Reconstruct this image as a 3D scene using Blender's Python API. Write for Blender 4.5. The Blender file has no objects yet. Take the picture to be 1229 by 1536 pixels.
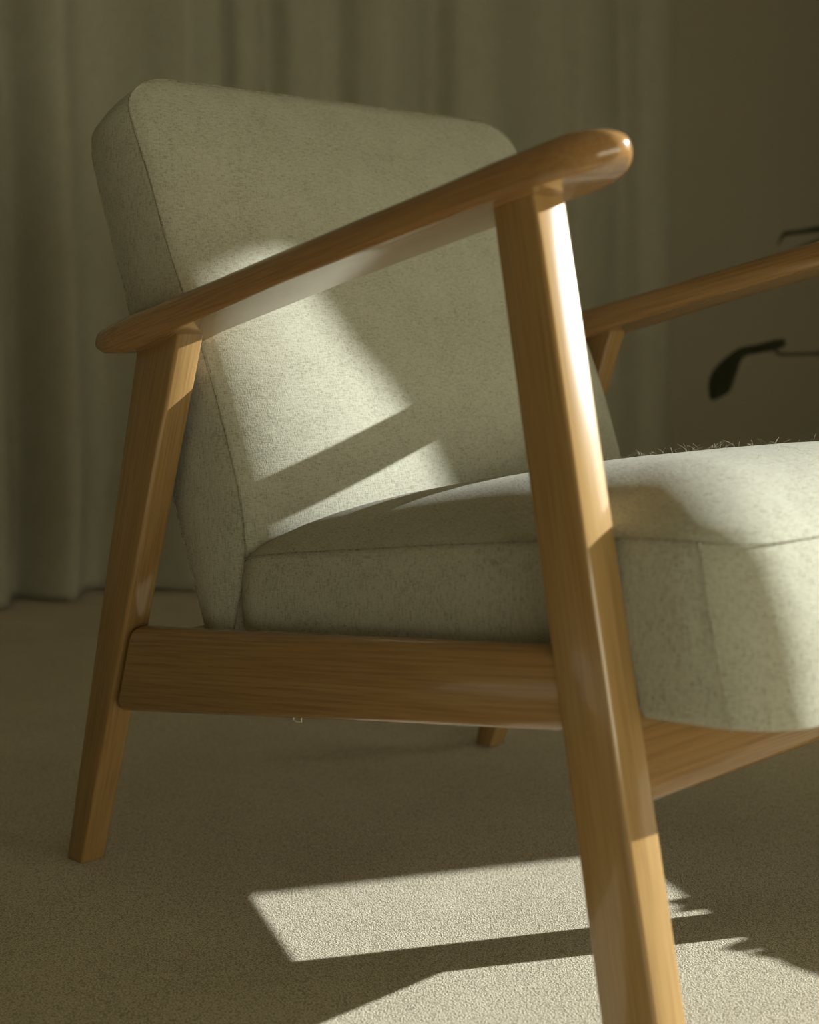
import bpy, bmesh, math, random
from mathutils import Vector, Matrix

random.seed(7)
SC = bpy.context.scene
COL = SC.collection

# ------------------------------------------------------------------ camera
CAM_LOC = Vector((1.3025, -0.7803, 0.5366))
yaw, pitch, roll = math.radians(136.2335), math.radians(-6.8036), math.radians(-0.4286)
fw = Vector((math.cos(yaw) * math.cos(pitch), math.sin(yaw) * math.cos(pitch), math.sin(pitch)))
rt = Vector((math.sin(yaw), -math.cos(yaw), 0))
up = rt.cross(fw)
R2 = math.cos(roll) * rt + math.sin(roll) * up
U2 = -math.sin(roll) * rt + math.cos(roll) * up
cam = bpy.data.cameras.new('camera')
cam.sensor_fit = 'HORIZONTAL'
cam.sensor_width = 24.0
cam.lens = 2257.42 / 1229 * 24.0
cam.clip_start = 0.02
cam.dof.use_dof = True
cam.dof.focus_distance = (Vector((0.24, 0.06, 0.45)) - CAM_LOC).dot(fw)
cam.dof.aperture_fstop = 4.0
cam_o = bpy.data.objects.new('camera', cam)
COL.objects.link(cam_o)
M = Matrix((R2, U2, -fw)).transposed().to_4x4()
M.translation = CAM_LOC
cam_o.matrix_world = M
SC.camera = cam_o

# ------------------------------------------------------------------ sky, sun, exposure
w = bpy.data.worlds.new('sky')
SC.world = w
w.use_nodes = True
bg = w.node_tree.nodes['Background']
bg.inputs['Color'].default_value = (1.0, 0.96, 0.73, 1)
bg.inputs['Strength'].default_value = 4.8

SUN_AZ, SUN_TAN = math.radians(64.5), 0.375
sun = bpy.data.lights.new('sun', 'SUN')
sun.energy = 10.0
sun.angle = math.radians(0.35)
sun.color = (0.96, 1.0, 1.0)
sun_o = bpy.data.objects.new('sun', sun)
COL.objects.link(sun_o)
to_sun = Vector((math.cos(SUN_AZ), math.sin(SUN_AZ), SUN_TAN)).normalized()
sun_o.rotation_euler = to_sun.to_track_quat('Z', 'Y').to_euler()
sun_o.location = (3, 5, 3)

SC.view_settings.view_transform = 'Standard'
SC.view_settings.look = 'None'
SC.view_settings.exposure = 0.0
SC.view_settings.gamma = 1.0
SC.view_settings.use_curve_mapping = False


# ------------------------------------------------------------------ materials
def new_mat(name):
    m = bpy.data.materials.new(name)
    m.use_nodes = True
    nt = m.node_tree
    return m, nt, nt.nodes, nt.links, nt.nodes['Principled BSDF']


def ramp(nodes, stops):
    r = nodes.new('ShaderNodeValToRGB')
    el = r.color_ramp.elements
    while len(el) < len(stops):
        el.new(0.5)
    for e, (p, c) in zip(el, stops):
        e.position = p
        e.color = (*c, 1)
    return r


def coords(nodes, links, scale, rot=(0, 0, 0)):
    tc = nodes.new('ShaderNodeTexCoord')
    mp = nodes.new('ShaderNodeMapping')
    mp.inputs['Scale'].default_value = scale
    links.new(tc.outputs['Object'], mp.inputs['Vector'])
    if any(rot):                       # turn first, stretch afterwards
        tn = nodes.new('ShaderNodeMapping')
        tn.inputs['Rotation'].default_value = rot
        links.new(tc.outputs['Object'], tn.inputs['Vector'])
        links.new(tn.outputs[0], mp.inputs['Vector'])
    return mp


def noise(nodes, links, vec, scale, detail=3, rough=0.55, dist=0.0):
    n = nodes.new('ShaderNodeTexNoise')
    n.inputs['Scale'].default_value = scale
    n.inputs['Detail'].default_value = detail
    n.inputs['Roughness'].default_value = rough
    n.inputs['Distortion'].default_value = dist
    if vec is not None:
        links.new(vec.outputs[0], n.inputs['Vector'])
    return n


def mixc(nodes, links, fac, a, b, mode='MIX', f=1.0):
    mx = nodes.new('ShaderNodeMix')
    mx.data_type = 'RGBA'
    mx.blend_type = mode
    mx.inputs[0].default_value = f
    if fac is not None:
        links.new(fac, mx.inputs[0])
    for s, i in ((a, 6), (b, 7)):
        if isinstance(s, tuple):
            mx.inputs[i].default_value = (*s, 1)
        else:
            links.new(s, mx.inputs[i])
    return mx


def wood(name, axis, tilt=0.0, tint=(1, 1, 1)):
    """golden ash with fine grain running along the axis"""
    m, nt, N, L, b = new_mat(name)
    sc = {'x': (1.6, 26, 26), 'y': (26, 1.6, 26), 'z': (26, 26, 1.6)}[axis]
    rot = (0, tilt, 0)
    mp = coords(N, L, sc, rot)
    big = noise(N, L, mp, 1.1, 4, 0.55, 0.6)
    sc2 = {'x': (9, 520, 520), 'y': (520, 9, 520), 'z': (520, 520, 9)}[axis]
    mp2 = coords(N, L, sc2, rot)
    fine = noise(N, L, mp2, 1.0, 3, 0.6)
    base = ramp(N, [(p, tuple(a * t for a, t in zip(c, tint))) for p, c in
                    ((0.2, (0.265, 0.158, 0.058)), (0.5, (0.315, 0.195, 0.076)), (0.82, (0.365, 0.238, 0.102)))])
    L.new(big.outputs['Fac'], base.inputs['Fac'])
    fr = ramp(N, [(0.36, (0.62, 0.56, 0.5)), (0.56, (1, 1, 1))])
    L.new(fine.outputs['Fac'], fr.inputs['Fac'])
    mx = mixc(N, L, None, base.outputs['Color'], fr.outputs['Color'], 'MULTIPLY', 0.55)
    L.new(mx.outputs[2], b.inputs['Base Color'])
    b.inputs['Roughness'].default_value = 0.2
    b.inputs['Coat Weight'].default_value = 0.42
    b.inputs['Coat Roughness'].default_value = 0.05
    b.inputs['Coat IOR'].default_value = 1.55
    b.inputs['Specular IOR Level'].default_value = 0.4
    bp = N.new('ShaderNodeBump')
    bp.inputs['Strength'].default_value = 0.06
    bp.inputs['Distance'].default_value = 0.0006
    L.new(fine.outputs['Fac'], bp.inputs['Height'])
    L.new(bp.outputs['Normal'], b.inputs['Normal'])
    return m


def fabric(name, c_dark, c_mid, c_light, bump=0.5, amt=1.0, thread=420):
    """heathered plain weave: two thread directions, dark flecks"""
    m, nt, N, L, b = new_mat(name)
    a = noise(N, L, coords(N, L, (thread * .9, thread * 1.6, thread * .16)), 1.0, 2, 0.6)
    c = noise(N, L, coords(N, L, (thread * .3, thread * .2, thread * 1.6)), 1.0, 2, 0.6)
    flk = noise(N, L, coords(N, L, (520, 380, 520)), 1.0, 3, 0.7)
    cloud = noise(N, L, coords(N, L, (1, 1, 1)), 26, 3, 0.6)
    ad = N.new('ShaderNodeMath'); ad.operation = 'ADD'
    L.new(a.outputs['Fac'], ad.inputs[0]); L.new(c.outputs['Fac'], ad.inputs[1])
    ad2 = N.new('ShaderNodeMath'); ad2.operation = 'MULTIPLY_ADD'
    L.new(flk.outputs['Fac'], ad2.inputs[0]); ad2.inputs[1].default_value = 0.55
    L.new(ad.outputs[0], ad2.inputs[2])
    ad3 = N.new('ShaderNodeMath'); ad3.operation = 'MULTIPLY_ADD'
    L.new(cloud.outputs['Fac'], ad3.inputs[0]); ad3.inputs[1].default_value = 0.35
    L.new(ad2.outputs[0], ad3.inputs[2])
    rg = N.new('ShaderNodeMapRange')
    rg.inputs['From Min'].default_value = 1.1
    rg.inputs['From Max'].default_value = 1.78
    L.new(ad3.outputs[0], rg.inputs['Value'])
    r = ramp(N, [(0.12, c_dark), (0.45, c_mid), (0.95, c_light)])
    L.new(rg.outputs['Result'], r.inputs['Fac'])
    L.new(r.outputs['Color'], b.inputs['Base Color'])
    b.inputs['Roughness'].default_value = 0.95
    b.inputs['Specular IOR Level'].default_value = 0.15
    b.inputs['Sheen Weight'].default_value = 0.04
    b.inputs['Sheen Roughness'].default_value = 0.6
    bp = N.new('ShaderNodeBump')
    bp.inputs['Strength'].default_value = bump
    bp.inputs['Distance'].default_value = 0.0012
    L.new(ad2.outputs[0], bp.inputs['Height'])
    L.new(bp.outputs['Normal'], b.inputs['Normal'])
    return m


def carpet(name):
    m, nt, N, L, b = new_mat(name)
    mp = coords(N, L, (1, 1, 1))
    v = N.new('ShaderNodeTexVoronoi')
    v.inputs['Scale'].default_value = 560
    v.inputs['Randomness'].default_value = 0.8
    L.new(mp.outputs[0], v.inputs['Vector'])
    n1 = noise(N, L, mp, 620, 3, 0.7)
    n2 = noise(N, L, mp, 7, 3, 0.6)
    sub = N.new('ShaderNodeMath'); sub.operation = 'MULTIPLY_ADD'
    L.new(v.outputs['Distance'], sub.inputs[0]); sub.inputs[1].default_value = -0.75
    L.new(n1.outputs['Fac'], sub.inputs[2])
    ad = N.new('ShaderNodeMath'); ad.operation = 'MULTIPLY_ADD'
    L.new(n2.outputs['Fac'], ad.inputs[0]); ad.inputs[1].default_value = 0.18
    L.new(sub.outputs[0], ad.inputs[2])
    r = ramp(N, [(0.02, (0.31, 0.265, 0.18)), (0.28, (0.555, 0.495, 0.36)), (0.6, (0.69, 0.635, 0.49))])
    L.new(ad.outputs[0], r.inputs['Fac'])
    L.new(r.outputs['Color'], b.inputs['Base Color'])
    b.inputs['Roughness'].default_value = 1.0
    b.inputs['Specular IOR Level'].default_value = 0.05
    b.inputs['Sheen Weight'].default_value = 0.1
    bp = N.new('ShaderNodeBump')
    bp.inputs['Strength'].default_value = 0.55
    bp.inputs['Distance'].default_value = 0.0022
    L.new(sub.outputs[0], bp.inputs['Height'])
    L.new(bp.outputs['Normal'], b.inputs['Normal'])
    return m


def plain(name, col, rough=0.8, var=0.06, scale=20, bump=0.1):
    m, nt, N, L, b = new_mat(name)
    n = noise(N, L, coords(N, L, (1, 1, 1)), scale, 4, 0.6)
    lo = tuple(max(0, c * (1 - var)) for c in col)
    hi = tuple(min(1, c * (1 + var)) for c in col)
    r = ramp(N, [(0.3, lo), (0.7, hi)])
    L.new(n.outputs['Fac'], r.inputs['Fac'])
    L.new(r.outputs['Color'], b.inputs['Base Color'])
    b.inputs['Roughness'].default_value = rough
    bp = N.new('ShaderNodeBump')
    bp.inputs['Strength'].default_value = bump
    bp.inputs['Distance'].default_value = 0.001
    L.new(n.outputs['Fac'], bp.inputs['Height'])
    L.new(bp.outputs['Normal'], b.inputs['Normal'])
    return m


M_WOODX = wood('ash_wood_lengthwise', 'x', 0.2, (1.05, 0.93, 0.85))
M_WOODS = wood('ash_wood_side_rail', 'x', 0.125, (0.98, 0.94, 0.9))
M_WOODY_SHADE = wood('ash_wood_crosswise_shaded', 'y', 0.0, (0.8, 0.74, 0.66))  # darker tint puts the shade under the cushion into the rail colour
M_WOODF = wood('ash_wood_front_leg', 'z', 0.19, (1.1, 1.1, 1.04))
M_WOODR = wood('ash_wood_rear_leg', 'z', -0.33, (0.91, 0.88, 0.82))
M_FAB = fabric('heather_fabric', (0.27, 0.26, 0.195), (0.39, 0.38, 0.295), (0.455, 0.45, 0.36), 0.25, thread=760)
M_PIPE = fabric('seam_fabric', (0.15, 0.135, 0.09), (0.27, 0.25, 0.18), (0.36, 0.34, 0.26), 0.3)
M_FIBRE = plain('loose_fibre', (0.6, 0.57, 0.45), 0.9, 0.05)
M_CURT = fabric('curtain_linen', (0.28, 0.262, 0.19), (0.325, 0.307, 0.228), (0.36, 0.342, 0.262), 0.15, thread=500)
M_CARPET = carpet('loop_carpet')
M_WALL = plain('wall_paint', (0.34, 0.305, 0.22), 0.9, 0.03, 60, 0.1)
M_CEIL = plain('ceiling_paint', (0.6, 0.56, 0.44), 0.9, 0.03)
M_FRAME = plain('window_paint', (0.6, 0.57, 0.48), 0.5, 0.03)
M_LEAF = plain('dark_leaf', (0.055, 0.064, 0.034), 0.45, 0.25, 30, 0.2)
M_STEM = plain('plant_stem', (0.045, 0.045, 0.024), 0.6, 0.2)
M_POT = plain('grey_clay', (0.22, 0.19, 0.14), 0.8, 0.12, 30, 0.3)
M_SOIL = plain('soil', (0.05, 0.035, 0.022), 1.0, 0.4, 80, 1.0)
M_PLAST = plain('pale_plastic', (0.6, 0.57, 0.45), 0.5, 0.03)


# ------------------------------------------------------------------ mesh helpers
def obj(name, bm, mat, parent=None, smooth=True, angle=40):
    me = bpy.data.meshes.new(name)
    bmesh.ops.recalc_face_normals(bm, faces=bm.faces[:])
    bm.to_mesh(me)
    bm.free()
    if smooth:
        for p in me.polygons:
            p.use_smooth = True
        me.set_sharp_from_angle(angle=math.radians(angle))
    me.materials.append(mat)
    o = bpy.data.objects.new(name, me)
    COL.objects.link(o)
    if parent is not None:
        o.parent = parent
    return o


def tag(o, label, cat, group=None):
    o['label'] = label
    o['category'] = cat
    if group:
        o['group'] = group


def empty(name, loc, label, cat, group=None):
    o = bpy.data.objects.new(name, None)
    o.location = loc
    o.empty_display_size = 0.1
    COL.objects.link(o)
    tag(o, label, cat, group)
    return o


def box(bm, x0, x1, y0, y1, z0, z1):
    v = [bm.verts.new(p) for p in ((x0, y0, z0), (x1, y0, z0), (x1, y1, z0), (x0, y1, z0),
                                   (x0, y0, z1), (x1, y0, z1), (x1, y1, z1), (x0, y1, z1))]
    for f in ((0, 3, 2, 1), (4, 5, 6, 7), (0, 1, 5, 4), (1, 2, 6, 5), (2, 3, 7, 6), (3, 0, 4, 7)):
        bm.faces.new([v[i] for i in f])


def prism_xz(poly, y0, y1, bevel=0.0, seg=3):
    """outline in x,z pulled from y0 to y1, all edges rounded"""
    bm = bmesh.new()
    a = [bm.verts.new((x, y0, z)) for x, z in poly]
    b = [bm.verts.new((x, y1, z)) for x, z in poly]
    bm.faces.new(a)
    bm.faces.new(b[::-1])
    n = len(poly)
    for i in range(n):
        bm.faces.new((a[i], b[i], b[(i + 1) % n], a[(i + 1) % n]))
    if bevel:
        bmesh.ops.bevel(bm, geom=bm.edges[:], offset=bevel, segments=seg, profile=0.5, affect='EDGES')
    return bm


def loft(rings, close_ends=True):
    bm = bmesh.new()
    vs = [[bm.verts.new(p) for p in r] for r in rings]
    n = len(rings[0])
    for r0, r1 in zip(vs, vs[1:]):
        for i in range(n):
            bm.faces.new((r0[i], r0[(i + 1) % n], r1[(i + 1) % n], r1[i]))
    if close_ends:
        bm.faces.new(vs[0][::-1])
        bm.faces.new(vs[-1])
    return bm


def tube(bm, pts, r, n=6):
    pts = [Vector(p) for p in pts]
    rings = []
    for i, p in enumerate(pts):
        d = (pts[min(i + 1, len(pts) - 1)] - pts[max(i - 1, 0)]).normalized()
        u = d.cross(Vector((0.13, 0.31, 0.94))).normalized()
        v = d.cross(u)
        rr = r[i] if isinstance(r, (list, tuple)) else r
        rings.append([bm.verts.new(p + rr * (math.cos(t) * u + math.sin(t) * v))
                      for t in [2 * math.pi * k / n for k in range(n)]])
    for a, b in zip(rings, rings[1:]):
        for k in range(n):
            bm.faces.new((a[k], a[(k + 1) % n], b[(k + 1) % n], b[k]))
    bm.faces.new(rings[0][::-1])
    bm.faces.new(rings[-1])


def lerp_table(tab, x):
    """smooth (Catmull-Rom style monotone) lookup in a table of (x, value)"""
    if x <= tab[0][0]:
        return tab[0][1]
    if x >= tab[-1][0]:
        return tab[-1][1]
    for i in range(len(tab) - 1):
        x0, y0 = tab[i]
        x1, y1 = tab[i + 1]
        if x0 <= x <= x1:
            def slope(k):
                if k <= 0:
                    return (tab[1][1] - tab[0][1]) / (tab[1][0] - tab[0][0])
                if k >= len(tab) - 1:
                    return (tab[-1][1] - tab[-2][1]) / (tab[-1][0] - tab[-2][0])
                return (tab[k + 1][1] - tab[k - 1][1]) / (tab[k + 1][0] - tab[k - 1][0])
            h = x1 - x0
            t = (x - x0) / h
            m0, m1 = slope(i) * h, slope(i + 1) * h
            return ((2 * t ** 3 - 3 * t ** 2 + 1) * y0 + (t ** 3 - 2 * t ** 2 + t) * m0
                    + (-2 * t ** 3 + 3 * t ** 2) * y1 + (t ** 3 - t ** 2) * m1)


def lin_table(tab, x):
    for (x0, y0), (x1, y1) in zip(tab, tab[1:]):
        if x <= x1:
            return y0 + (y1 - y0) * max(0.0, x - x0) / (x1 - x0)
    return tab[-1][1]


# ------------------------------------------------------------------ room
X0, X1, Y0, Y1, H = -1.56, 3.4, -2.6, 4.0, 2.75
T = 0.12


def struct(name, bm, mat, parent=None):
    o = obj(name, bm, mat, parent, smooth=False)
    if parent is None:
        o['kind'] = 'structure'
    return o


b_ = bmesh.new(); box(b_, X0 - T, X1 + T, Y0 - T, Y1 + T, -0.1, 0.0); struct('floor', b_, M_CARPET)
b_ = bmesh.new(); box(b_, X0 - T, X1 + T, Y0 - T, Y1 + T, H, H + 0.1); struct('ceiling', b_, M_CEIL)
b_ = bmesh.new(); box(b_, X0 - T, X0, Y0 - T, Y1 + T, 0, H); struct('wall_back', b_, M_WALL)
b_ = bmesh.new(); box(b_, X0, X1, Y0 - T, Y0, 0, H); struct('wall_left', b_, M_WALL)
# wall with the sunny window
WX0, WX1, WZ0, WZ1 = 1.75, 3.22, 0.9, 2.5
b_ = bmesh.new()
box(b_, X0, WX0, Y1, Y1 + T, 0, H); box(b_, WX1, X1, Y1, Y1 + T, 0, H)
box(b_, WX0, WX1, Y1, Y1 + T, 0, WZ0); box(b_, WX0, WX1, Y1, Y1 + T, WZ1, H)
struct('wall_right', b_, M_WALL)
# wall behind the viewer; unseen wide window added to fill the room softly
VY0, VY1, VZ0, VZ1 = -2.2, 1.6, 0.1, 1.0
b_ = bmesh.new()
box(b_, X1, X1 + T, Y0 - T, VY0, 0, H); box(b_, X1, X1 + T, VY1, Y1 + T, 0, H)
box(b_, X1, X1 + T, VY0, VY1, 0, VZ0); box(b_, X1, X1 + T, VY0, VY1, VZ1, H)
struct('wall_front', b_, M_WALL)


def frame_bm(axis, a0, a1, z0, z1, c, wdt=0.05, dep=0.05, mull=()):
    bm = bmesh.new()

    def bx(p0, p1, q0, q1):
        if axis == 'y':
            box(bm, p0, p1, c, c + dep, q0, q1)
        else:
            box(bm, c, c + dep, p0, p1, q0, q1)
    bx(a0, a1, z0, z0 + wdt); bx(a0, a1, z1 - wdt, z1)
    bx(a0, a0 + wdt, z0 + wdt, z1 - wdt); bx(a1 - wdt, a1, z0 + wdt, z1 - wdt)
    for mpos in mull:
        bx(mpos - wdt / 2, mpos + wdt / 2, z0 + wdt, z1 - wdt)
    return bm


struct('window_1', frame_bm('y', WX0, WX1, WZ0, WZ1, Y1 + 0.05), M_FRAME)
struct('fill_window', frame_bm('x', VY0, VY1, VZ0, VZ1, X1 + 0.05, mull=(-0.93, 0.33)), M_FRAME)  # frame of the unseen window added as fill light

# ------------------------------------------------------------------ curtain behind the chair
FOLD = [(0.0, 0.02), (0.25, 0.05), (0.42, -0.03), (0.56, 0.04), (0.68, 0.045), (0.755, -0.005), (0.80, 0.035), (0.84, 0.05),
        (0.90, 0.025), (0.96, 0.02), (1.02, 0.045), (1.07, 0.078),
        (1.105, 0.082), (1.135, -0.02), (1.17, -0.06), (1.36, -0.062), (1.375, -0.040), (1.42, -0.036), (1.455, -0.045), (1.475, -0.062),
        (1.50, -0.058), (1.53, -0.030), (1.60, -0.026), (1.66, -0.022), (1.68, 0.004), (1.74, 0.03), (1.86, 0.012), (1.96, -0.012), (1.985, 0.022), (2.08, 0.04), (2.2, 0.02), (2.32, 0.0),
        (2.42, 0.008), (2.46, 0.03), (2.58, 0.02), (2.7, -0.004), (2.735, 0.026), (2.82, 0.036), (2.9, 0.02), (2.935, 0.0)]
bm = bmesh.new()
NY, NZ = 330, 40
CX = -1.44
grid = []
for j in range(NZ + 1):
    z = 0.006 + (H - 0.03) * (j / NZ) ** 1.4
    row = []
    low = max(0.0, 1 - z / 0.75)
    for i in range(NY + 1):
        y = 2.935 * i / NY
        d = lerp_table(FOLD, y)
        d = d * 1.6 * (1 + 0.4 * low) + 0.012 * low * math.sin(y * 23 + 2 * low) - 0.01 * low
        yy = y + 0.05 * low ** 1.6 * math.sin(y * 4.1 + 0.6) + 0.004 * math.sin(z * 3 + y * 9) + 0.012 * low * (y / 2.9)
        hem = 0.0
        row.append(bm.verts.new((CX + max(d, -0.1), yy, max(0.004, z + hem))))
    grid.append(row)
for j in range(NZ):
    for i in range(NY):
        bm.faces.new((grid[j][i], grid[j][i + 1], grid[j + 1][i + 1], grid[j + 1][i]))
curt = obj('curtain', bm, M_CURT, angle=70)
tag(curt, 'long pale linen curtain hanging in soft folds behind the armchair', 'curtain')
so = curt.modifiers.new('thickness', 'SOLIDIFY'); so.thickness = 0.002

# ------------------------------------------------------------------ armchair
W = 0.638
chair = empty('armchair', (0.35, 0.319, 0.0),
              'wooden frame armchair with oatmeal heather upholstery standing on the beige carpet', 'armchair')


def part(name, bm, mat, parent=chair, **k):
    """part built in world coordinates, then parented without moving"""
    o = obj(name, bm, mat, parent, **k)
    if parent is chair:
        o.matrix_parent_inverse = Matrix.Translation(chair.location).inverted()
    return o


def mir(y, far):
    return W - y if far else y


ARM = [  # x, z bottom, z top, y outer, y inner
    (0.0630, 0.5300, 0.5350, 0.004, 0.024),
    (0.0660, 0.5260, 0.5385, -0.004, 0.032),
    (0.0740, 0.5220, 0.5425, -0.010, 0.038),
    (0.0900, 0.5190, 0.5475, -0.014, 0.042),
    (0.1250, 0.5195, 0.5550, -0.017, 0.045),
    (0.1600, 0.5265, 0.5625, -0.018, 0.047),
    (0.2000, 0.5385, 0.5710, -0.019, 0.048),
    (0.2640, 0.5535, 0.5840, -0.020, 0.048),
    (0.3620, 0.5765, 0.6050, -0.022, 0.049),
    (0.4420, 0.5935, 0.6220, -0.023, 0.049),
    (0.5300, 0.6120, 0.6405, -0.023, 0.049),
    (0.5900, 0.6245, 0.6540, -0.023, 0.049),
    (0.6250, 0.6310, 0.6615, -0.022, 0.048),
    (0.6450, 0.6350, 0.6662, -0.019, 0.045),
    (0.6580, 0.6380, 0.6680, -0.014, 0.040),
    (0.6680, 0.6415, 0.6675, -0.007, 0.034),
    (0.6740, 0.6450, 0.6650, -0.001, 0.028),
    (0.6780, 0.6490, 0.6620, 0.005, 0.022),
    (0.6795, 0.6530, 0.6585, 0.010, 0.017),
]


def arm_z(x, k):
    return lerp_table([(a[0], a[k]) for a in ARM], x)


def arm_bm(far):
    rings = []
    NS = 28
    for x, zb, zt, yo, yi in ARM:
        zc, hz = (zb + zt) / 2, (zt - zb) / 2
        yc, hy = (yo + yi) / 2, (yi - yo) / 2
        r = min(hz, hy)
        ring = []
        rb = min(0.0055 if x < 0.64 else 0.0055 + 0.006 * (x - 0.64) / 0.04, hz * 0.6, hy * 0.6)
        rtp = min(0.019, hz * 1.35, hy * 0.8)
        zs = 2 * hz - rtp - rb
        if zs < 0:
            rtp = 2 * hz - rb
        for cx_, cz_, rr, a0 in ((hy - rb, -hz + rb, rb, -90), (hy - rtp, hz - rtp, rtp, 0), (-hy + rtp, hz - rtp, rtp, 90), (-hy + rb, -hz + rb, rb, 180)):
            for k in range(8):
                t = math.radians(a0 + 90 * k / 7)
                ring.append((x, mir(yc + cx_ + rr * math.cos(t), far), zc + cz_ + rr * math.sin(t)))
        rings.append(ring)
    bm = loft(rings)
    return bm


# legs: straight tapered planks
def rear_leg_bm(far):
    t = 0.029
    zt = 0.549
    f = lambda a, b_, z: a + (b_ - a) * z / 0.5435
    poly = [(-0.0291, 0), (0.0, 0), (f(0.0, 0.1961, zt), zt), (f(-0.0291, 0.1326, zt - 0.012), zt - 0.012)]
    return prism_xz(poly, mir(0.0, far), mir(t, far), 0.0035, 3)


def front_leg_bm(far):
    t = 0.0335
    zt = 0.639
    fb = lambda z: 0.6859 + (0.5704 - 0.6859) * z / 0.635
    ff = lambda z: 0.7376 + (0.611 - 0.7376) * z / 0.635
    poly = [(fb(0), 0), (ff(0), 0), (ff(zt), zt), (fb(zt - 0.008), zt - 0.008)]
    return prism_xz(poly, mir(0.0, far), mir(t, far), 0.003, 3)


def side_rail_bm(far):
    rf = lambda z: 0.1961 * z / 0.5435
    fb = lambda z: 0.6859 + (0.5704 - 0.6859) * z / 0.635
    poly = [(rf(0.1705) + 0.0006, 0.1705), (fb(0.2594) + 0.013, 0.2611), (fb(0.3184) + 0.013, 0.3201), (rf(0.259) + 0.0006, 0.259)]
    return prism_xz(poly, mir(0.0015, far), mir(0.0275, far), 0.0118, 6)


for far in (False, True):
    part('armrest', arm_bm(far), M_WOODX)
for far in (False, True):
    part('rear_leg', rear_leg_bm(far), M_WOODR)
for far in (False, True):
    part('front_leg', front_leg_bm(far), M_WOODF)
for far in (False, True):
    part('side_rail', side_rail_bm(far), M_WOODS)

# front rail between the front legs, leaning like them, soft rounded lower edge
ff = lambda z: 0.7376 + (0.611 - 0.7376) * z / 0.635
poly = [(ff(0.2105) - 0.0335, 0.2105), (ff(0.2105) - 0.0015, 0.2105), (ff(0.285) - 0.0015, 0.285), (ff(0.285) - 0.0335, 0.285)]
part('front_rail', prism_xz(poly, 0.016, W - 0.016, 0.0152, 6), M_WOODY_SHADE)
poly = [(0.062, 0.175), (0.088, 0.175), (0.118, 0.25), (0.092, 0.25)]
part('rear_rail', prism_xz(poly, 0.028, W - 0.028, 0.008, 3), M_WOODY_SHADE)

# ---- backrest
BY0, BY1 = 0.044, 0.594
FR = [(0.235, 0.200), (0.26, 0.206), (0.30, 0.218), (0.334, 0.2265), (0.354, 0.2262), (0.388, 0.221), (0.428, 0.208), (0.471, 0.192), (0.509, 0.175),
      (0.579, 0.139), (0.626, 0.115), (0.661, 0.101), (0.698, 0.084), (0.726, 0.070), (0.765, 0.053), (0.786, 0.046)]
BK = [(0.0, 0.172, 0.238), (0.05, 0.162, 0.265), (0.09, 0.152, 0.292), (0.15, 0.136, 0.329), (0.21, 0.12, 0.369), (0.57, 0.048, 0.563), (0.61, 0.043, 0.582),
      (0.70, 0.026, 0.620), (0.79, 0.009, 0.663), (0.87, -0.005, 0.702), (0.905, -0.0085, 0.719), (0.94, -0.003, 0.735),
      (0.97, 0.013, 0.751), (0.99, 0.028, 0.762), (1.0, 0.036, 0.768)]
SZ0, SZ1 = 0.238, 0.784


def f_pt(s):
    z = SZ0 + (SZ1 - SZ0) * s
    return Vector((lerp_table(FR, z), 0, z))


def b_pt(s):
    return Vector((lerp_table([(a[0], a[1]) for a in BK], s), 0, lerp_table([(a[0], a[2]) for a in BK], s)))


def rr_outline(n_side=26, rad_top=(0.10, 0.07), rad_bot=(0.02, 0.015)):
    """rounded rectangle in (u: 0..1 across, s: 0..1 up), counter-clockwise"""
    pts = []

    def corner(cu, cs, ru, rs, a0):
        for k in range(9):
            a = a0 + math.pi / 2 * k / 8
            pts.append((cu + ru * math.cos(a), cs + rs * math.sin(a)))

    def seg(p, q, n):
        for k in range(1, n):
            pts.append((p[0] + (q[0] - p[0]) * k / n, p[1] + (q[1] - p[1]) * k / n))
    rtu, rts = rad_top
    rbu, rbs = rad_bot
    corner(1 - rbu, rbs, rbu, rbs, -math.pi / 2)
    seg((1, rbs), (1, 1 - rts), n_side)
    corner(1 - rtu, 1 - rts, rtu, rts, 0)
    seg((1 - rtu, 1), (rtu, 1), n_side)
    corner(rtu, 1 - rts, rtu, rts, math.pi / 2)
    seg((0, 1 - rts), (0, rbs), n_side)
    corner(rbu, rbs, rbu, rbs, math.pi)
    seg((rbu, 0), (1 - rbu, 0), n_side)
    return pts


OUT = rr_outline()


def back_point(u, s, d):
    """d: 0 at the front seam, 1 at the back edge"""
    p = f_pt(s).lerp(b_pt(s), d)
    bulge = 0.006 * math.sin(math.pi * min(1, max(0, d)))
    yy = BY0 + (BY1 - BY0) * u
    yy += bulge * (1 if u > 0.5 else -1) * min(1, abs(2 * u - 1) ** 6)
    return Vector((p.x, yy, p.z))


def f_norm(s):
    t = f_pt(min(1, s + 0.02)) - f_pt(max(0, s - 0.02))
    return Vector((t.z, 0, -t.x)).normalized()


rings = []
# back face centre outwards
for r in (0.02, 0.3, 0.6, 0.85, 0.96):
    ring = []
    for u, s in OUT:
        uu, ss = 0.5 + (u - 0.5) * r, 0.5 + (s - 0.5) * r
        p = back_point(uu, ss, 1.0)
        n = f_norm(ss)
        ring.append(p - n * 0.012 * (1 - r ** 3))
    rings.append(ring)
for d in (1.0, 0.96, 0.8, 0.6, 0.4, 0.2, 0.08, 0.03):
    rings.append([back_point(u, s, d) for u, s in OUT])
seam = [back_point(u, s, 0.0) for u, s in OUT]
rings.append([p - f_norm(s) * 0.0012 + Vector((0, 0.0012 if u < .5 else -0.0012, 0)) for p, (u, s) in zip(seam, OUT)])
CROWN_B = 0.037


def crown(r, h, k=4.0):
    return h * (1 - r ** k) ** 0.8


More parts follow.
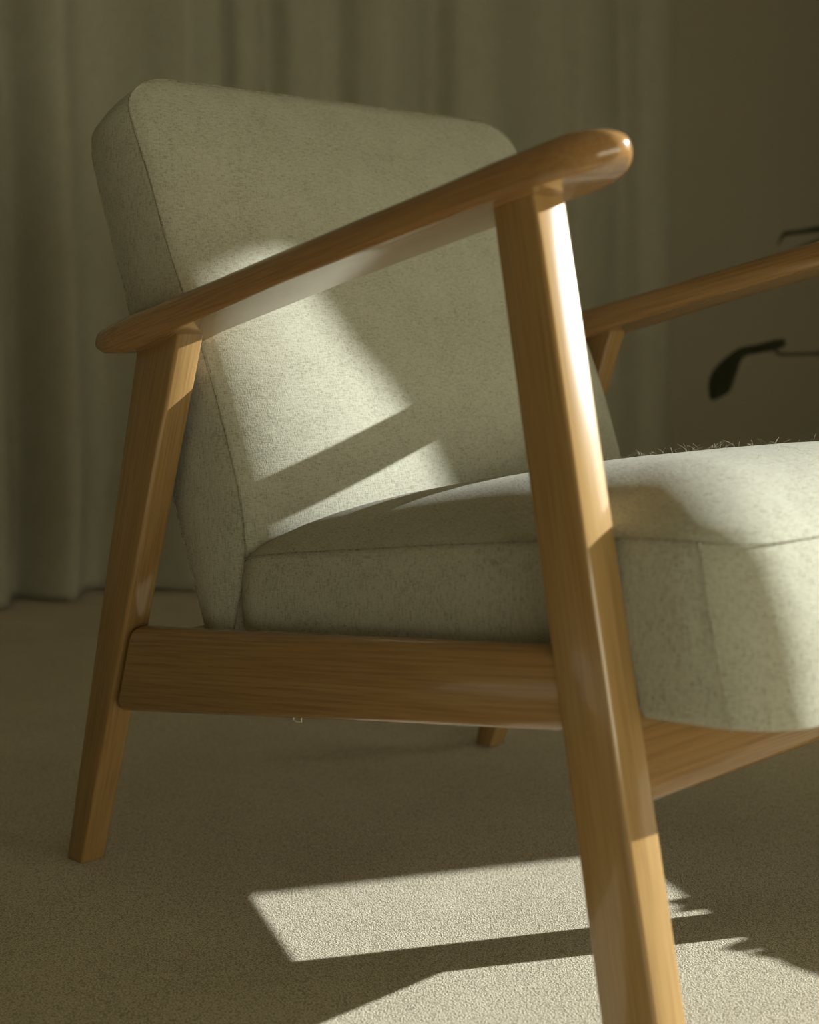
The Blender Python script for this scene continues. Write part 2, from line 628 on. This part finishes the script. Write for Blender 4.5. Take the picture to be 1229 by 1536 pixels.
for r in (0.985, 0.96, 0.92, 0.87, 0.80, 0.72, 0.62, 0.5, 0.35, 0.18, 0.02):
    ring = []
    for u, s in OUT:
        uu, ss = 0.5 + (u - 0.5) * r, 0.5 + (s - 0.5) * r
        p = back_point(uu, ss, 0.0)
        ring.append(p + f_norm(ss) * crown(r, CROWN_B, 4.2))
    rings.append(ring)
backrest = part('backrest', loft(rings), M_FAB, angle=75)
bm = bmesh.new()
tube(bm, seam + seam[:1], 0.0009, 6)
o = obj('piping', bm, M_PIPE, backrest)
o['label'] = 'dark stitched seam around the backrest front'
bm = bmesh.new()
rim = [back_point(u, s, 0.985) for u, s in OUT]
tube(bm, rim + rim[:1], 0.0008, 6)
o = obj('piping', bm, M_PIPE, backrest)
o['label'] = 'dark stitched seam around the backrest rear edge'

# ---- seat cushion
SY0, SY1 = 0.0365, W - 0.0365
SEAM = [(0.20, 0.322), (0.209, 0.327), (0.243, 0.338), (0.309, 0.349), (0.40, 0.361), (0.465, 0.370), (0.577, 0.384), (0.657, 0.394),
        (0.70, 0.397), (0.735, 0.396), (0.77, 0.393)]
SX0, SX1 = 0.198, 0.750


def seat_out(n=30):
    pts = []
    r = 0.055

    def corner(cx_, cy_, a0, m=9):
        for k in range(m):
            a = a0 + math.pi / 2 * k / (m - 1)
            pts.append((cx_ + r * math.cos(a), cy_ + r * math.sin(a)))

    def seg(p, q, n_):
        for k in range(1, n_):
            pts.append((p[0] + (q[0] - p[0]) * k / n_, p[1] + (q[1] - p[1]) * k / n_))
    corner(SX1 - r, SY0 + r, -math.pi / 2)
    seg((SX1, SY0 + r), (SX1, SY1 - r), n)
    corner(SX1 - r, SY1 - r, 0)
    seg((SX1 - r, SY1), (SX0 + r, SY1), n)
    corner(SX0 + r, SY1 - r, math.pi / 2)
    seg((SX0, SY1 - r), (SX0, SY0 + r), n)
    corner(SX0 + r, SY0 + r, math.pi)
    seg((SX0 + r, SY0), (SX1 - r, SY0), n)
    return pts


SO = seat_out()
SCX, SCY = (SX0 + SX1) / 2, (SY0 + SY1) / 2


def seat_pt(px, py, v):
    """side wall: v = 0 bottom hem .. 1 top seam; front face leans forward towards the hem"""
    zt = lerp_table(SEAM, px)
    zb = 0.266 if px < 0.6 else 0.266 + 0.008 * min(1, (px - 0.6) / 0.1)
    fx = min(1, max(0, (px - 0.5) / 0.24))
    lean = 0.030 * fx * (1 - v) * min(1, max(0, px - 0.55) / 0.15)
    mid = abs(2 * (py - SY0) / (SY1 - SY0) - 1)
    swell = 0.026 * (1 - mid ** 2.5) * fx ** 6 * math.sin(math.pi * (0.15 + 0.75 * v))
    side = 0.004 * math.sin(math.pi * v) * (1 if py > SCY else -1) * mid ** 8
    return Vector((px + lean + swell, py + side, zb + (zt - zb) * v))


rings = []
for r in (0.02, 0.5, 0.9, 0.975):
    rings.append([seat_pt(SCX + (x - SCX) * r, SCY + (y - SCY) * r, 0.0) for x, y in SO])
for v in (0.0, 0.04, 0.12, 0.25, 0.4, 0.55, 0.7, 0.83, 0.92, 0.97):
    ins = 0.004 if v == 0 else 0.0
    rings.append([seat_pt(SCX + (x - SCX) * (1 - ins), SCY + (y - SCY) * (1 - ins), v) for x, y in SO])
tseam = [seat_pt(x, y, 1.0) for x, y in SO]
rings.append([p + Vector(((SCX - p.x) * 0.004, (SCY - p.y) * 0.004, -0.0005)) for p in tseam])
for r in (0.985, 0.965, 0.94, 0.90, 0.85, 0.78, 0.70, 0.6, 0.48, 0.33, 0.17, 0.02):
    ring = []
    for x, y in SO:
        px, py = SCX + (x - SCX) * r, SCY + (y - SCY) * r
        p = seat_pt(px, py, 1.0)
        h = 0.054 * (0.78 + 0.22 * min(1, max(0, (px - SX0) / 0.3)))
        ring.append(p + Vector((0, 0, crown(r, h, 3.6))))
    rings.append(ring)
seat = part('seat_cushion', loft(rings), M_FAB, angle=75)
bm = bmesh.new()
tube(bm, tseam + tseam[:1], 0.0007, 6)
o = obj('piping', bm, M_PIPE, seat)
o['label'] = 'thin stitched seam around the top of the seat cushion'
for yy, sgn in ((SY0, -1), (SY1, 1)):
    bm = bmesh.new()
    px, py = SX1 - 0.027, yy - sgn * 0.0035
    tube(bm, [seat_pt(px, py, v / 12) for v in range(0, 13)], 0.0007, 6)
    obj('corner_seam', bm, M_PIPE, seat)

# stray fibres standing off the seat top
cu = bpy.data.curves.new('loose_fibres', 'CURVE')
cu.dimensions = '3D'
cu.bevel_depth = 0.0001
cu.bevel_resolution = 1
for k in range(150):
    px = random.uniform(0.46, 0.73); py = random.uniform(0.2, 0.45)
    rr = max(abs(px - SCX) / (SX1 - SCX), abs(py - SCY) / (SY1 - SCY))
    h = 0.054 * (0.78 + 0.22 * min(1, max(0, (px - SX0) / 0.3)))
    z = lerp_table(SEAM, px) + crown(rr, h, 3.6) - 0.001
    ln = random.uniform(0.003, 0.012)
    dx, dy = random.uniform(-1, 1), random.uniform(-1, 1)
    sp = cu.splines.new('POLY')
    sp.points.add(4)
    for q in range(5):
        t = q / 4
        sp.points[q].co = (px + dx * ln * t ** 1.5, py + dy * ln * t ** 1.5, z + ln * (t - 0.35 * t * t) * 1.0, 1)
cu.materials.append(M_FIBRE)
fo = bpy.data.objects.new('loose_fibres', cu)
fo['kind'] = 'stuff'
COL.objects.link(fo)
fo.parent = seat
# small plastic clip under the near rail
bm = bmesh.new()
tube(bm, [(0.331, 0.012, 0.2185), (0.331, 0.012, 0.2105), (0.336, 0.012, 0.2095), (0.341, 0.012, 0.2105), (0.341, 0.012, 0.2195)], 0.0008, 5)
o = part('clip', bm, M_PLAST)
o['label'] = 'tiny pale clip under the near side rail'


# ------------------------------------------------------------------ plants
def ribbon(path, widths, nrm, thick=0.0012, fold=0.25):
    """leaf blade: ribbon along a path, folded along its midrib"""
    bm = bmesh.new()
    path = [Vector(p) for p in path]
    rows = []
    for i, p in enumerate(path):
        d = (path[min(i + 1, len(path) - 1)] - path[max(i - 1, 0)]).normalized()
        n = Vector(nrm)
        s = d.cross(n).normalized()
        n2 = s.cross(d)
        wd = widths[i]
        rows.append([bm.verts.new(p + s * wd * k + n2 * (abs(k) * wd * fold)) for k in (-1, -0.5, 0, 0.5, 1)])
    for a, c in zip(rows, rows[1:]):
        for k in range(4):
            bm.faces.new((a[k], a[k + 1], c[k + 1], c[k]))
    bmesh.ops.solidify(bm, geom=bm.faces[:], thickness=thick)
    return bm


def smooth_path(pts, n=5):
    pts = [Vector(p) for p in pts]
    out = []
    for i in range(len(pts) - 1):
        p0, p1, p2, p3 = pts[max(0, i - 1)], pts[i], pts[i + 1], pts[min(len(pts) - 1, i + 2)]
        for k in range(n):
            t = k / n
            out.append(0.5 * ((2 * p1) + (p2 - p0) * t + (2 * p0 - 5 * p1 + 4 * p2 - p3) * t * t + (3 * p1 - p0 - 3 * p2 + p3) * t ** 3))
    out.append(pts[-1])
    return out


def pot_bm(r, h, square=0.0, turn=0.0):
    """pot turned from a profile; square > 0 pulls the plan towards a rounded square"""
    prof = [(0.02, 0.0), (r * 0.72, 0.0), (r * 0.76, 0.012), (r * 0.97, h - 0.03), (r * 1.0, h - 0.01), (r * 0.99, h), (r * 0.92, h),
            (r * 0.90, h - 0.02), (r * 0.86, h - 0.05), (0.02, h - 0.06)]
    n = 48

    def rad(t):
        e = 2 + 6 * square
        return (abs(math.cos(t)) ** e + abs(math.sin(t)) ** e) ** (-1 / e)
    rings_ = [[(a * rad(2 * math.pi * k / n) * math.cos(2 * math.pi * k / n + turn),
                a * rad(2 * math.pi * k / n) * math.sin(2 * math.pi * k / n + turn), z) for k in range(n)] for a, z in prof]
    return loft(rings_)


def make_plant(loc, label, pot_r, pot_h, special, specs, square=0.0, turn=0.0):
    root = empty('potted_plant', loc, label, 'plant')
    obj('pot', pot_bm(pot_r, pot_h, square, turn), M_POT, root)
    bm_ = bmesh.new()
    n = 32
    for rr_, zz in ((pot_r * 0.87, pot_h - 0.04),):
        vs = [bm_.verts.new((rr_ * math.cos(2 * math.pi * k / n), rr_ * math.sin(2 * math.pi * k / n), zz + 0.004 * math.sin(k * 2.3))) for k in range(n)]
        c = bm_.verts.new((0, 0, zz + 0.012))
        for k in range(n):
            bm_.faces.new((vs[k], vs[(k + 1) % n], c))
    obj('soil', bm_, M_SOIL, root)

    def leaf(stem, blade, widths, nrm):
        b2 = bmesh.new()
        tube(b2, smooth_path(stem, 4), 0.0035, 6)
        st = obj('stem', b2, M_STEM, root)
        bl = smooth_path(blade, 5)
        m_ = len(bl) - 1
        ws = [lerp_table([(i / (len(widths) - 1), x) for i, x in enumerate(widths)], i / m_) for i in range(m_ + 1)]
        obj('leaf', ribbon(bl, [max(0.001, x) for x in ws], nrm), M_LEAF, st)
    for s_ in special:
        leaf(*s_)
    for az, reach, top, ln, wd in specs:
        c, s = math.cos(az), math.sin(az)
        z0 = pot_h - 0.05
        st = [(0.02 * c, 0.02 * s, z0), (reach * 0.35 * c, reach * 0.35 * s, z0 + (top - z0) * 0.6), (reach * c, reach * s, top)]
        bl = [st[-1], ((reach + ln * 0.4) * c, (reach + ln * 0.4) * s, top + 0.01), ((reach + ln * 0.8) * c, (reach + ln * 0.8) * s, top - ln * 0.28),
              ((reach + ln) * c, (reach + ln) * s, top - ln * 0.6)]
        leaf(st, bl, [0.004, wd * 0.7, wd, wd * 0.75, 0.002], (0, 0, 1))
    return root


P1 = Vector((0.06, 1.74, 0))
q1 = lambda x, z, y=1.70: (x - P1.x, y - P1.y, z)
special = [
    # stem coming in level from the right, leaf hanging off its end
    ([(0.0, 0.0, 0.27), (-0.06, -0.01, 0.44), q1(-0.10, 0.494), q1(-0.20, 0.492), q1(-0.272, 0.491), q1(-0.283, 0.500)],
     [q1(-0.262, 0.514), q1(-0.285, 0.508), q1(-0.325, 0.500), q1(-0.362, 0.492), q1(-0.392, 0.462), q1(-0.415, 0.430), q1(-0.428, 0.400)],
     [0.006, 0.010, 0.0085, 0.011, 0.024, 0.030, 0.004], (0.25, 1, 0.1)),
    ([(0.01, 0.0, 0.27), (-0.05, -0.02, 0.62), q1(-0.10, 0.722)],
     [q1(-0.10, 0.722), q1(-0.18, 0.7205), q1(-0.235, 0.7165), q1(-0.266, 0.7145), q1(-0.275, 0.709), q1(-0.283, 0.694)],
     [0.005, 0.006, 0.0045, 0.005, 0.004, 0.0015], (0.2, 1, 0.0)),
    ([(0.0, 0.01, 0.27), (-0.04, -0.01, 0.60), q1(-0.08, 0.71)],
     [q1(-0.08, 0.71), q1(-0.16, 0.699), q1(-0.21, 0.690), q1(-0.255, 0.680)],
     [0.006, 0.010, 0.008, 0.003], (0.2, 1, 0.0)),
]
make_plant(P1, 'potted plant with dark drooping leaves behind the far armrest', 0.14, 0.32, special,
           [(a, 0.16, 0.62 + 0.1 * math.sin(a * 3), 0.2, 0.026) for a in (0.0, 0.7, 1.5, 2.2, -0.8)])

P2 = Vector((1.005, 1.387, 0))
make_plant(P2, 'square grey planter of short dark leaves shading the carpet beside the front leg', 0.19, 0.36, [],
           [(a, 0.11, 0.37 + 0.02 * math.sin(a * 3), 0.10, 0.016) for a in (0.2, 1.0, 2.0, 2.7, 3.5, 4.2, 5.0, 5.7)], 0.7, SUN_AZ)

# unseen curtain added at the sunny window, edge shaped to cut the sun patch
bm = bmesh.new()
grid = []
for j in range(241):
    z = 0.05 + 2.67 * j / 240
    edge = lin_table([(0.0, 2.15), (1.50, 2.03), (1.90, 1.995), (2.06, 1.985), (2.14, 1.962), (2.182, 1.945), (2.198, 1.985), (2.215, 2.10), (2.245, 2.33), (2.285, 2.49), (2.75, 2.66)], z)
    row = []
    for i in range(91):
        t = i / 90
        x = 1.45 + (edge - 1.45) * t
        row.append(bm.verts.new((x, 3.92 + 0.03 * math.sin(t * 50), z)))
    grid.append(row)
for j in range(240):
    for i in range(90):
        bm.faces.new((grid[j][i], grid[j][i + 1], grid[j + 1][i + 1], grid[j + 1][i]))
sun_cut_curtain = obj('curtain', bm, M_CURT, angle=70)
tag(sun_cut_curtain, 'added curtain panel cutting the sunlight at the window beyond the right edge of the picture', 'curtain')
